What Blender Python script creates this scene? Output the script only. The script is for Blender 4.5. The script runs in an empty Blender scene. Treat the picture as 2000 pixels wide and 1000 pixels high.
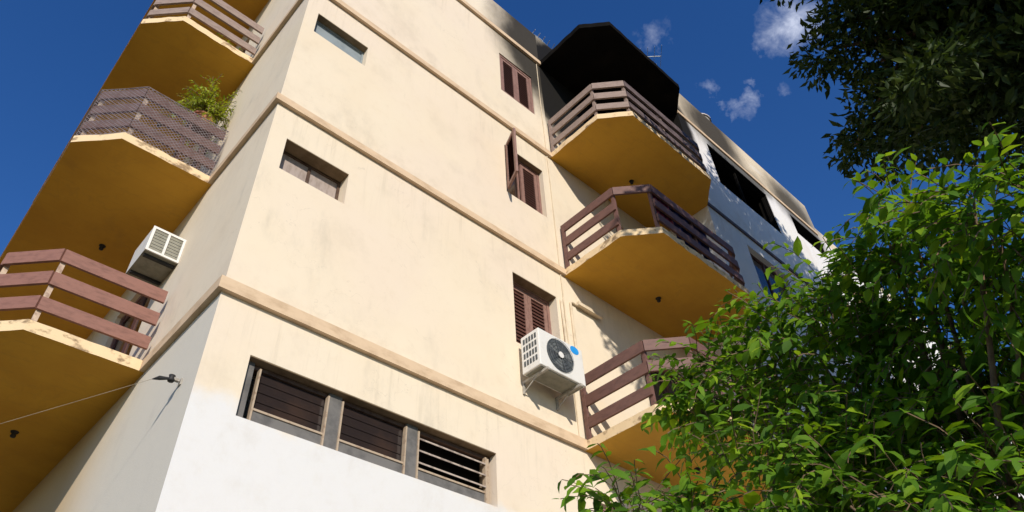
import bpy, math, random
import numpy as np
from mathutils import Matrix, Vector

# ------------------------------------------------------------------ camera
scene = bpy.context.scene
col = scene.collection
ZO = 5.972                      # height of the lowest string course above the street
cam_d = bpy.data.cameras.new('camera')
cam = bpy.data.objects.new('camera', cam_d)
col.objects.link(cam)
scene.camera = cam
cam_d.sensor_width = 36.0
cam_d.lens = 36.0 * 1424.91 / 2000.0
cam_d.clip_start = 0.05
cam_d.clip_end = 3000.0
RW = ((0.7345976, -0.6772636, -0.04092998),
      (0.43900949, 0.52050106, -0.73232145),
      (0.51733648, 0.51999293, 0.67972791))
CAM = Vector((-1.6284, -5.3911, ZO - 4.3721))
m3 = Matrix((RW[0], [-v for v in RW[1]], [-v for v in RW[2]])).transposed()
cam.matrix_world = Matrix.Translation(CAM) @ m3.to_4x4()

# ------------------------------------------------------------------ world and sun
SUN = Vector((0.56, 1.0, -0.56)).normalized()          # the way the light travels
toward = -SUN
elev = math.asin(toward.z)
azim = math.atan2(toward.x, toward.y)                   # from +Y towards +X
world = bpy.data.worlds.new('World')
scene.world = world
world.use_nodes = True
wt = world.node_tree
for n in list(wt.nodes):
    wt.nodes.remove(n)
SKY_STRENGTH = 0.145
w_out = wt.nodes.new('ShaderNodeOutputWorld')
w_bg = wt.nodes.new('ShaderNodeBackground')
w_bg.inputs['Strength'].default_value = SKY_STRENGTH
sky = wt.nodes.new('ShaderNodeTexSky')
sky.sky_type = 'NISHITA'
sky.sun_disc = False
sky.sun_elevation = elev
sky.sun_rotation = azim
sky.altitude = 300.0
sky.air_density = 1.0
sky.dust_density = 0.15
sky.ozone_density = 3.0
# small fair-weather wisps, a patchy noise thinned out to a few places of the sky
tcw = wt.nodes.new('ShaderNodeTexCoord')


def wmath(op, a, b=None):
    n = wt.nodes.new('ShaderNodeMath')
    n.operation = op
    for i, v in enumerate((a, b)):
        if v is None:
            continue
        if isinstance(v, (int, float)):
            n.inputs[i].default_value = v
        else:
            wt.links.new(v, n.inputs[i])
    return n.outputs[0]


wwarp = wt.nodes.new('ShaderNodeTexNoise')
wwarp.inputs['Scale'].default_value = 30.0
wwarp.inputs['Detail'].default_value = 5.0
wwarp.inputs['Roughness'].default_value = 0.6
wt.links.new(tcw.outputs['Generated'], wwarp.inputs['Vector'])
wsub = wt.nodes.new('ShaderNodeVectorMath')
wsub.operation = 'SUBTRACT'
wt.links.new(wwarp.outputs['Color'], wsub.inputs[0])
wsub.inputs[1].default_value = (0.5, 0.5, 0.5)
wscl = wt.nodes.new('ShaderNodeVectorMath')
wscl.operation = 'SCALE'
wt.links.new(wsub.outputs[0], wscl.inputs[0])
wscl.inputs['Scale'].default_value = 0.075
wpos = wt.nodes.new('ShaderNodeVectorMath')
wpos.operation = 'ADD'
wt.links.new(tcw.outputs['Generated'], wpos.inputs[0])
wt.links.new(wscl.outputs[0], wpos.inputs[1])
wn = wt.nodes.new('ShaderNodeTexNoise')
wn.inputs['Scale'].default_value = 34.0
wn.inputs['Detail'].default_value = 6.0
wn.inputs['Roughness'].default_value = 0.6
wn.inputs['Distortion'].default_value = 0.6
wt.links.new(tcw.outputs['Generated'], wn.inputs['Vector'])
CLOUDS = [((0.592, 0.0850, 0.8010), 0.042, 1.0), ((0.6010, 0.1010, 0.7925), 0.024, 0.9), ((0.5690, 0.079, 0.8184), 0.024, 0.6),
          ((0.6178, 0.1874, 0.7637), 0.020, 0.65), ((0.6120, 0.1970, 0.7655), 0.016, 0.6),
          ((0.4998, 0.2182, 0.8382), 0.018, 0.28), ((0.5835, 0.2062, 0.7855), 0.016, 0.4),
          ((0.6029, 0.1644, 0.7807), 0.010, 0.35), ((0.6305, 0.1426, 0.7629), 0.011, 0.3),
          ((-0.62, 0.35, 0.70), 0.05, 0.8), ((0.1, -0.75, 0.65), 0.06, 0.8), ((0.75, -0.5, 0.43), 0.07, 0.8),
          ((-0.5, -0.6, 0.62), 0.05, 0.7), ((0.15, 0.8, 0.58), 0.05, 0.7)]
cl_sum = None
for d, r, a in CLOUDS:
    vd = wt.nodes.new('ShaderNodeVectorMath')
    vd.operation = 'DISTANCE'
    wt.links.new(wpos.outputs[0], vd.inputs[0])
    vd.inputs[1].default_value = Vector(d).normalized()
    q = wmath('DIVIDE', vd.outputs['Value'], r)
    q = wmath('SUBTRACT', 1.0, q)
    q = wmath('MAXIMUM', q, 0.0)
    q = wmath('MULTIPLY', q, a)
    cl_sum = q if cl_sum is None else wmath('MAXIMUM', cl_sum, q)
nz = wmath('SUBTRACT', wn.outputs['Fac'], 0.26)
nz = wmath('MULTIPLY', nz, 2.3)
nz = wmath('MAXIMUM', nz, 0.0)
cl = wmath('MULTIPLY', cl_sum, nz)
cl = wmath('MULTIPLY', cl, 0.95)
cl = wmath('MINIMUM', cl, 0.72)
hsv = wt.nodes.new('ShaderNodeHueSaturation')
hsv.inputs['Saturation'].default_value = 1.28
hsv.inputs['Hue'].default_value = 0.513
wt.links.new(sky.outputs['Color'], hsv.inputs['Color'])
mixc = wt.nodes.new('ShaderNodeMix')
mixc.data_type = 'RGBA'
wt.links.new(cl, mixc.inputs[0])
wt.links.new(hsv.outputs['Color'], mixc.inputs[6])
mixc.inputs[7].default_value = (5.6, 6.0, 7.2, 1.0)
wt.links.new(mixc.outputs[2], w_bg.inputs['Color'])
wt.links.new(w_bg.outputs[0], w_out.inputs['Surface'])

sun_d = bpy.data.lights.new('sun', 'SUN')
sun_d.energy = 4.5
sun_d.angle = math.radians(0.5)
sun_d.color = (1.0, 0.925, 0.81)
sun_o = bpy.data.objects.new('sun', sun_d)
col.objects.link(sun_o)
sun_o.location = toward * 60
sun_o.rotation_euler = SUN.to_track_quat('-Z', 'Y').to_euler()

vs = scene.view_settings
vs.view_transform = 'Standard'
vs.look = 'None'
vs.exposure = 0.0
vs.gamma = 1.0
vs.use_curve_mapping = False

rng = random.Random(7)

# ------------------------------------------------------------------ material helpers


class NT:
    def __init__(self, name, rough=0.8, spec=0.3):
        self.m = bpy.data.materials.new(name)
        self.m.use_nodes = True
        self.t = self.m.node_tree
        self.b = self.t.nodes['Principled BSDF']
        self.b.inputs['Roughness'].default_value = rough
        self.b.inputs['Specular IOR Level'].default_value = spec
        g = self.t.nodes.new('ShaderNodeNewGeometry')
        self.pos = g.outputs['Position']
        self.isl = g.outputs['Random Per Island']
        s = self.t.nodes.new('ShaderNodeSeparateXYZ')
        self.t.links.new(self.pos, s.inputs[0])
        self.x, self.y, self.z = s.outputs

    def put(self, sock, v):
        if isinstance(v, (int, float)):
            sock.default_value = v
        elif isinstance(v, (tuple, list)):
            sock.default_value = tuple(v) + ((1.0,) if len(v) == 3 and len(sock.default_value) == 4 else ())
        else:
            self.t.links.new(v, sock)

    def ma(self, op, a, b=0.0, c=None):
        n = self.t.nodes.new('ShaderNodeMath')
        n.operation = op
        self.put(n.inputs[0], a)
        self.put(n.inputs[1], b)
        if c is not None:
            self.put(n.inputs[2], c)
        return n.outputs[0]

    def noise(self, scale=5.0, detail=4.0, rough=0.55, stretch=(1, 1, 1), off=(0, 0, 0), dist=0.0):
        mp = self.t.nodes.new('ShaderNodeMapping')
        mp.inputs['Scale'].default_value = stretch
        mp.inputs['Location'].default_value = off
        self.t.links.new(self.pos, mp.inputs['Vector'])
        n = self.t.nodes.new('ShaderNodeTexNoise')
        n.inputs['Scale'].default_value = scale
        n.inputs['Detail'].default_value = detail
        n.inputs['Roughness'].default_value = rough
        n.inputs['Distortion'].default_value = dist
        self.t.links.new(mp.outputs[0], n.inputs['Vector'])
        return n.outputs['Fac']

    def ramp(self, v, lo, hi):              # smoothstep from lo to hi
        n = self.t.nodes.new('ShaderNodeMapRange')
        n.interpolation_type = 'SMOOTHSTEP'
        self.put(n.inputs['Value'], v)
        self.put(n.inputs['From Min'], lo)
        self.put(n.inputs['From Max'], hi)
        return n.outputs[0]

    def mix(self, f, a, b):
        n = self.t.nodes.new('ShaderNodeMix')
        n.data_type = 'RGBA'
        self.put(n.inputs[0], f)
        self.put(n.inputs[6], a)
        self.put(n.inputs[7], b)
        return n.outputs[2]

    def dist(self, p, s=(1, 1, 1)):         # ellipsoidal distance from a point
        a = self.ma('MULTIPLY', self.ma('SUBTRACT', self.x, p[0]), s[0])
        b = self.ma('MULTIPLY', self.ma('SUBTRACT', self.y, p[1]), s[1])
        c = self.ma('MULTIPLY', self.ma('SUBTRACT', self.z, p[2]), s[2])
        q = self.ma('ADD', self.ma('MULTIPLY', a, a), self.ma('ADD', self.ma('MULTIPLY', b, b), self.ma('MULTIPLY', c, c)))
        return self.ma('SQRT', q)

    def color(self, v):
        self.put(self.b.inputs['Base Color'], v)
        return self

    def bump(self, h, strength=0.3, distance=0.01):
        n = self.t.nodes.new('ShaderNodeBump')
        n.inputs['Strength'].default_value = strength
        n.inputs['Distance'].default_value = distance
        self.put(n.inputs['Height'], h)
        self.t.links.new(n.outputs[0], self.b.inputs['Normal'])
        return self


CREAM = (0.755, 0.65, 0.50)
WHITE = (0.70, 0.685, 0.665)
LV3 = ZO + 8.657
SOOT = (0.010, 0.009, 0.008)


def wall_material(name, white, soots, base=CREAM):
    n = NT(name, 0.9, 0.15)
    big = n.noise(0.8, 5, 0.6)
    cream_top = base[2] > 0.7                # the wing is white with a cream parapet
    c = n.mix(n.ma('MULTIPLY', n.ramp(big, 0.35, 0.75), 0.55), base, (base[0] * 0.97, base[1] * 0.93, base[2] * 0.87))
    c = n.mix(n.ma('MULTIPLY', n.ramp(n.noise(0.32, 3, 0.5, (1, 1, 1), (40, 3, 11)), 0.45, 0.65), 0.7), c, (base[0] * 0.98, base[1] * 0.955, base[2] * 1.0))
    if cream_top:
        c = n.mix(n.ramp(n.z, LV3 - .01, LV3 + .01), c, (0.66, 0.55, 0.40))
    fine = n.noise(6.0, 6, 0.7)
    c = n.mix(n.ma('MULTIPLY', n.ramp(fine, 0.5, 0.8), 0.25), c, (0.60, 0.47, 0.32))
    # grey mould that has run down in streaks below each string course
    blot = n.noise(1.1, 7, 0.68, (1, 1, 0.8), (17, 3, 9))
    c = n.mix(n.ma('MULTIPLY', n.ramp(blot, 0.52, 0.72), 0.30), c, (0.52, 0.43, 0.32))
    streak = n.noise(2.2, 5, 0.65, (1.5, 1.5, 0.55), (3, 1, 7))
    patch = n.noise(0.9, 3, 0.5, (1, 1, 1.3), (11, 4, 2))
    st = n.ma('MULTIPLY', n.ramp(streak, 0.50, 0.74), n.ramp(patch, 0.46, 0.66))
    c = n.mix(n.ma('MULTIPLY', st, 0.38), c, (0.46, 0.40, 0.31))
    lev = n.ma('FRACT', n.ma('DIVIDE', n.ma('SUBTRACT', n.z, ZO), 2.886))
    runs = n.noise(3.0, 6, 0.7, (4.0, 4.0, 0.22), (1, 6, 3))
    under = n.ma('MULTIPLY', n.ramp(runs, 0.50, 0.72), n.ramp(lev, 0.55, 1.0))
    splash = n.ma('MULTIPLY', n.ramp(n.noise(4.0, 6, 0.7, (1, 1, 1), (4, 2, 8)), 0.42, 0.7), n.ma('SUBTRACT', 1.0, n.ramp(lev, 0.04, 0.24)))
    c = n.mix(n.ma('MULTIPLY', under, 0.34), c, (0.43, 0.36, 0.26))
    c = n.mix(n.ma('MULTIPLY', splash, 0.30), c, (0.47, 0.39, 0.29))
    cr = n.ma('ABSOLUTE', n.ma('SUBTRACT', n.noise(0.75, 5, 0.62, (1, 1, 1), (21, 13, 5), 0.5), 0.5))
    cr = n.ma('MULTIPLY', n.ma('SUBTRACT', 1.0, n.ramp(cr, 0.0, 0.0028)), n.ramp(patch, 0.45, 0.6))
    c = n.mix(n.ma('MULTIPLY', cr, 0.18), c, (0.30, 0.24, 0.17))
    rp_ = n.ramp(n.noise(0.55, 1, 0.3, (1, 1, 1.6), (31, 7, 15)), 0.56, 0.58)
    c = n.mix(n.ma('MULTIPLY', rp_, 0.30), c, (base[0] * 1.02, base[1] * 1.01, base[2] * 1.0))
    if white:
        edge = n.ma('ADD', n.z, n.ma('MULTIPLY', n.ma('SUBTRACT', n.noise(2.5, 5, 0.6, (1, 1, 1), (5, 5, 5)), 0.5), white[1]))
        if len(white) > 2:                   # the white coat climbs a little past the window row
            edge = n.ma('SUBTRACT', edge, n.ma('MULTIPLY', n.ramp(n.x, 3.15, 4.2), white[2]))
        wm = n.ma('SUBTRACT', 1.0, n.ramp(edge, white[0] - 0.05, white[0] + (0.20 if white[0] != ZO else 0.03)))
        if white[0] == ZO:                   # tan deepening backwards: shade under the side balconies painted into the wall
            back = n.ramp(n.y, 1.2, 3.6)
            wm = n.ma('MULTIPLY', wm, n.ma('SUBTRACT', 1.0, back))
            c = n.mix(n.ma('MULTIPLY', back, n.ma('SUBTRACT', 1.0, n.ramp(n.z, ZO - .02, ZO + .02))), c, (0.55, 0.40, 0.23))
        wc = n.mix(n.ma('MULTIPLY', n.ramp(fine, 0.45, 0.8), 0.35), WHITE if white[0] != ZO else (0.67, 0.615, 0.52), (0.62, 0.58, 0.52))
        wc = n.mix(n.ma('MULTIPLY', n.ramp(n.noise(2.0, 7, 0.7, (1, 1, 0.6), (14, 2, 5)), 0.5, 0.72), 0.35), wc, (0.52, 0.47, 0.40))
        c = n.mix(wm, c, wc)
    if soots:
        sn = n.ma('MULTIPLY', n.ma('SUBTRACT', n.noise(1.6, 5, 0.62, (1, 1, 0.7), (2, 9, 4)), 0.5), 0.55)
        acc = None
        for p, s, r0, r1, a in soots:
            d = n.ma('ADD', n.dist(p, s), sn)
            f = n.ma('MULTIPLY', n.ma('SUBTRACT', 1.0, n.ramp(d, r0, r1)), a)
            acc = f if acc is None else n.ma('MAXIMUM', acc, f)
        c = n.mix(acc, c, SOOT)
    n.color(c)
    n.bump(n.ma('ADD', n.noise(70, 4, 0.6), n.ma('MULTIPLY', n.noise(3.5, 4, 0.6, (1, 1, 1), (8, 8, 8)), 2.0)), 0.25, 0.006)
    return n.m


def plain(name, c0, c1=None, scale=8.0, rough=0.6, spec=0.3, stretch=(1, 1, 1), lo=0.4, hi=0.7, amt=1.0, bump=0.0, metal=0.0):
    n = NT(name, rough, spec)
    if c1 is None:
        c1 = tuple(v * 0.7 for v in c0)
    f = n.noise(scale, 5, 0.62, stretch)
    n.color(n.mix(n.ma('MULTIPLY', n.ramp(f, lo, hi), amt), c0, c1))
    n.b.inputs['Metallic'].default_value = metal
    if bump:
        n.bump(n.noise(scale * 6, 4, 0.6, stretch), bump, 0.004)
    return n.m


M = {}
M['front'] = wall_material('front plaster', (ZO - 1.13, 0.55, -0.30), [((5.3, 0, ZO + 9.35), (0.8, 1, 0.6), 0.95, 1.75, 0.95), ((5.6, 0, ZO + 8.2), (1, 1, 1), 0.6, 1.2, 1.0)])
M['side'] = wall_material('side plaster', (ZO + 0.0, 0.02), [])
M['recess'] = wall_material('recess plaster', (ZO - 1.0, 0.25), [((6.6, 0, ZO + 8.3), (0.7, 0.6, 0.8), 1.45, 2.0, 1.0)])
M['block'] = wall_material('block plaster', None, [((9.5, -1.15, ZO + 9.3), (0.7, 1, 0.8), 0.35, 1.25, 0.92), ((10.2, -1.15, ZO + 8.6), (0.5, 1, 2.2), 0.5, 0.95, 0.85), ((11.0, -1.15, ZO + 8.7), (0.65, 1, 1.5), 0.1, 0.9, 0.5),
                                                   ((12.9, -1.15, ZO + 9.1), (0.55, 1, 0.8), 0.25, 1.0, 0.88), ((13.2, -1.15, ZO + 8.5), (0.7, 1, 1.6), 0.4, 0.95, 0.8), ((7.95, -0.5, ZO + 8.0), (2.5, 0.7, 0.9), 0.9, 1.5, 1.0)], (0.75, 0.735, 0.705))
M['band'] = plain('string course paint', (0.66, 0.49, 0.325), (0.46, 0.32, 0.20), 4.0, 0.85, 0.2, (1, 1, 2.0), 0.4, 0.75, 0.8, 0.15)
n = NT('ochre paint', 0.8, 0.2)
c = n.mix(n.ramp(n.noise(0.9, 5, 0.6), 0.35, 0.7), (0.67, 0.36, 0.043), (0.57, 0.29, 0.035))
c = n.mix(n.ma('MULTIPLY', n.ramp(n.noise(2.6, 6, 0.7, (1, 1, 1), (5, 3, 1)), 0.56, 0.68), 0.22), c, (0.42, 0.23, 0.05))
ring = n.ma('ABSOLUTE', n.ma('SUBTRACT', n.noise(1.4, 4, 0.6, (1, 1, 1), (9, 2, 6), 0.4), 0.56))
c = n.mix(n.ma('MULTIPLY', n.ma('SUBTRACT', 1.0, n.ramp(ring, 0.0, 0.02)), 0.10), c, (0.34, 0.19, 0.05))
board = n.ma('ABSOLUTE', n.ma('SUBTRACT', n.ma('FRACT', n.ma('MULTIPLY', n.y, 3.4)), 0.5))
c = n.mix(n.ma('MULTIPLY', n.ma('SUBTRACT', 1.0, n.ramp(board, 0.0, 0.03)), 0.16), c, (0.36, 0.2, 0.05))
n.color(c)
n.bump(n.ma('ADD', n.noise(30, 4, 0.6), n.ma('MULTIPLY', n.ramp(board, 0.0, 0.04), 0.8)), 0.15, 0.004)
M['soffit'] = n.m
M['slab_edge'] = plain('weathered slab edge', (0.74, 0.56, 0.34), (0.20, 0.13, 0.075), 5.0, 0.9, 0.1, (1, 1, 1.4), 0.52, 0.66, 0.85, 0.4)
M['soot'] = plain('soot', (0.008, 0.0075, 0.007), (0.014, 0.012, 0.010), 2.0, 0.95, 0.02)
M['rail'] = plain('brown rail paint', (0.25, 0.12, 0.09), (0.16, 0.075, 0.056), 9.0, 0.6, 0.3, (1, 1, 3), 0.4, 0.75, 0.8, 0.2)
M['rail_grey'] = plain('greyed rail paint', (0.30, 0.225, 0.19), (0.19, 0.135, 0.115), 9.0, 0.7, 0.2, (1, 1, 3), 0.4, 0.75, 0.8, 0.2)
M['rail_dark'] = plain('dark rail paint', (0.165, 0.085, 0.068), (0.10, 0.052, 0.044), 9.0, 0.6, 0.3, (1, 1, 3), 0.4, 0.75, 0.8, 0.2)
M['rail_burnt'] = plain('smoked rail paint', (0.155, 0.115, 0.11), (0.07, 0.05, 0.05), 6.0, 0.7, 0.2, (1, 1, 2), 0.35, 0.7, 0.9, 0.2)
M['post'] = plain('pale post paint', (0.55, 0.42, 0.31), (0.30, 0.2, 0.15), 12.0, 0.7, 0.2)
M['shutter'] = plain('shutter wood', (0.105, 0.042, 0.032), (0.06, 0.026, 0.02), 14.0, 0.55, 0.35, (3, 3, 1), 0.4, 0.7, 0.9, 0.2)
M['shutter_frame'] = plain('shutter frame wood', (0.27, 0.155, 0.125), (0.19, 0.10, 0.08), 12.0, 0.6, 0.3, (2, 2, 1), 0.4, 0.7, 0.9, 0.15)
M['glass'] = plain('dark glass', (0.026, 0.019, 0.018), (0.045, 0.028, 0.022), 3.0, 0.12, 0.5)
M['frosted'] = plain('frosted glass', (0.28, 0.32, 0.335), (0.22, 0.255, 0.27), 5.0, 0.35, 0.4)
M['brown_pane'] = plain('brownish ribbed glass', (0.40, 0.33, 0.29), (0.30, 0.24, 0.205), 22.0, 0.4, 0.4, (1, 1, 0.3))
M['frame'] = plain('beige window metal', (0.44, 0.34, 0.24), (0.26, 0.16, 0.10), 18.0, 0.5, 0.4, (1, 1, 1), 0.5, 0.7, 0.8)
M['frame_brown'] = plain('rusty brown metal', (0.10, 0.062, 0.042), (0.06, 0.03, 0.02), 15.0, 0.6, 0.3)
M['lintel'] = plain('brown lintel render', (0.23, 0.165, 0.10), (0.15, 0.105, 0.06), 5.0, 0.9, 0.1)
M['pier'] = plain('grey pier render', (0.17, 0.16, 0.15), (0.11, 0.105, 0.10), 6.0, 0.9, 0.1)
M['louvre'] = plain('pale louvre slat', (0.48, 0.39, 0.32), (0.22, 0.17, 0.14), 14.0, 0.4, 0.4)
M['plastic'] = plain('weathered white enamel', (0.72, 0.70, 0.66), (0.55, 0.52, 0.47), 7.0, 0.45, 0.4, (1, 1, 1), 0.5, 0.8, 0.7)
M['grille'] = plain('dark grille', (0.075, 0.085, 0.09), (0.04, 0.045, 0.05), 10.0, 0.5, 0.4)
M['fan'] = plain('grey fan plastic', (0.16, 0.17, 0.17), (0.10, 0.11, 0.11), 8.0, 0.5, 0.4)
M['blue'] = plain('blue sticker', (0.02, 0.27, 0.68), (0.03, 0.33, 0.75), 20.0, 0.4, 0.4)
M['galv'] = plain('galvanised bracket', (0.42, 0.39, 0.34), (0.27, 0.24, 0.20), 12.0, 0.55, 0.4)
M['ac_back'] = plain('dusty grey metal', (0.26, 0.25, 0.20), (0.19, 0.18, 0.14), 9.0, 0.7, 0.2)
M['conduit'] = plain('painted conduit', (0.70, 0.58, 0.42), (0.56, 0.45, 0.31), 6.0, 0.7, 0.2)
M['black'] = plain('black rubber', (0.02, 0.02, 0.02), (0.035, 0.03, 0.028), 12.0, 0.6, 0.3)
M['wire'] = plain('grey wire', (0.40, 0.34, 0.24), (0.30, 0.25, 0.18), 6.0, 0.5, 0.4)
M['net'] = plain('grey net cord', (0.24, 0.21, 0.215), (0.13, 0.105, 0.105), 9.0, 0.7, 0.2)
M['pot'] = plain('salmon clay pot', (0.62, 0.25, 0.17), (0.48, 0.18, 0.12), 10.0, 0.7, 0.2)
M['soil'] = plain('soil', (0.05, 0.035, 0.02), (0.03, 0.02, 0.012), 20.0, 0.95, 0.1)
M['alu'] = plain('aluminium tube', (0.62, 0.64, 0.66), (0.45, 0.46, 0.48), 6.0, 0.35, 0.5, metal=0.6)
M['tank'] = plain('pale fibre cement', (0.66, 0.60, 0.54), (0.48, 0.42, 0.37), 5.0, 0.8, 0.2)
M['roof'] = plain('roof felt', (0.20, 0.19, 0.18), (0.13, 0.125, 0.12), 3.0, 0.9, 0.1)
M['cloth_blue'] = plain('navy cloth', (0.035, 0.04, 0.13), (0.02, 0.022, 0.07), 9.0, 0.9, 0.1)
M['cloth_red'] = plain('plum cloth', (0.20, 0.035, 0.07), (0.11, 0.02, 0.05), 9.0, 0.9, 0.1)
M['paving'] = plain('concrete paving', (0.23, 0.215, 0.19), (0.17, 0.16, 0.14), 0.7, 0.9, 0.15, (1, 1, 1), 0.35, 0.7, 0.8, 0.2)
M['ground'] = plain('worn earth and grass', (0.13, 0.115, 0.07), (0.085, 0.10, 0.045), 0.7, 0.9, 0.15, (1, 1, 1), 0.35, 0.7, 0.8, 0.2)
M['asphalt'] = plain('asphalt', (0.055, 0.055, 0.055), (0.04, 0.04, 0.04), 2.0, 0.9, 0.2, bump=0.3)
M['kerb'] = plain('kerb stone', (0.38, 0.37, 0.35), (0.28, 0.27, 0.25), 3.0, 0.9, 0.15)
M['bark'] = plain('bark', (0.13, 0.09, 0.06), (0.06, 0.042, 0.03), 12.0, 0.9, 0.1, (1, 1, 0.25), bump=0.6)
M['twig'] = plain('young twig bark', (0.17, 0.115, 0.07), (0.09, 0.06, 0.04), 15.0, 0.8, 0.1)


def leaf_material(name, stops, trans, tcol, rough=0.45, spec=0.35):
    n = NT(name, rough, spec)
    r = n.t.nodes.new('ShaderNodeValToRGB')
    cr = r.color_ramp
    cr.elements[0].position, cr.elements[0].color = stops[0][0], tuple(stops[0][1]) + (1,)
    cr.elements[1].position, cr.elements[1].color = stops[-1][0], tuple(stops[-1][1]) + (1,)
    for p, c in stops[1:-1]:
        e = cr.elements.new(p)
        e.color = tuple(c) + (1,)
    oi = n.t.nodes.new('ShaderNodeObjectInfo')
    v = n.ma('FRACT', n.ma('ADD', n.isl, n.ma('MULTIPLY', oi.outputs['Random'], 3.7)))
    v = n.ma('ADD', n.ma('MULTIPLY', v, 0.72), n.ma('MULTIPLY', n.noise(1.5, 2), 0.28))
    n.t.links.new(v, r.inputs[0])
    n.color(r.outputs[0])
    tr = n.t.nodes.new('ShaderNodeBsdfTranslucent')
    mx = n.t.nodes.new('ShaderNodeMix')
    mx.data_type = 'RGBA'
    mx.blend_type = 'MULTIPLY'
    mx.inputs[0].default_value = 1.0
    n.t.links.new(r.outputs[0], mx.inputs[6])
    mx.inputs[7].default_value = tuple(tcol) + (1,)
    n.t.links.new(mx.outputs[2], tr.inputs['Color'])
    ms = n.t.nodes.new('ShaderNodeMixShader')
    ms.inputs[0].default_value = trans
    out = [q for q in n.t.nodes if q.type == 'OUTPUT_MATERIAL'][0]
    n.t.links.new(n.b.outputs[0], ms.inputs[1])
    n.t.links.new(tr.outputs[0], ms.inputs[2])
    n.t.links.new(ms.outputs[0], out.inputs['Surface'])
    return n.m


M['leaf'] = leaf_material('sunny leaf', [(0.0, (0.035, 0.095, 0.008)), (0.4, (0.085, 0.19, 0.011)), (0.75, (0.16, 0.29, 0.014)), (0.93, (0.30, 0.42, 0.02)), (1.0, (0.42, 0.38, 0.05))], 0.42, (1.5, 1.4, 0.7), 0.62, 0.2)
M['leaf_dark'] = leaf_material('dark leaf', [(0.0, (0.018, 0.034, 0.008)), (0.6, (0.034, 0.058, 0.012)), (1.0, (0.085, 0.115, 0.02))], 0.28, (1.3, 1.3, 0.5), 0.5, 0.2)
M['leaf_pot'] = leaf_material('pot plant leaf', [(0.0, (0.14, 0.21, 0.01)), (0.6, (0.30, 0.35, 0.02)), (1.0, (0.45, 0.45, 0.04))], 0.35, (1.3, 1.3, 0.6))

# ------------------------------------------------------------------ mesh helpers
WLOC = {}


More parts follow.
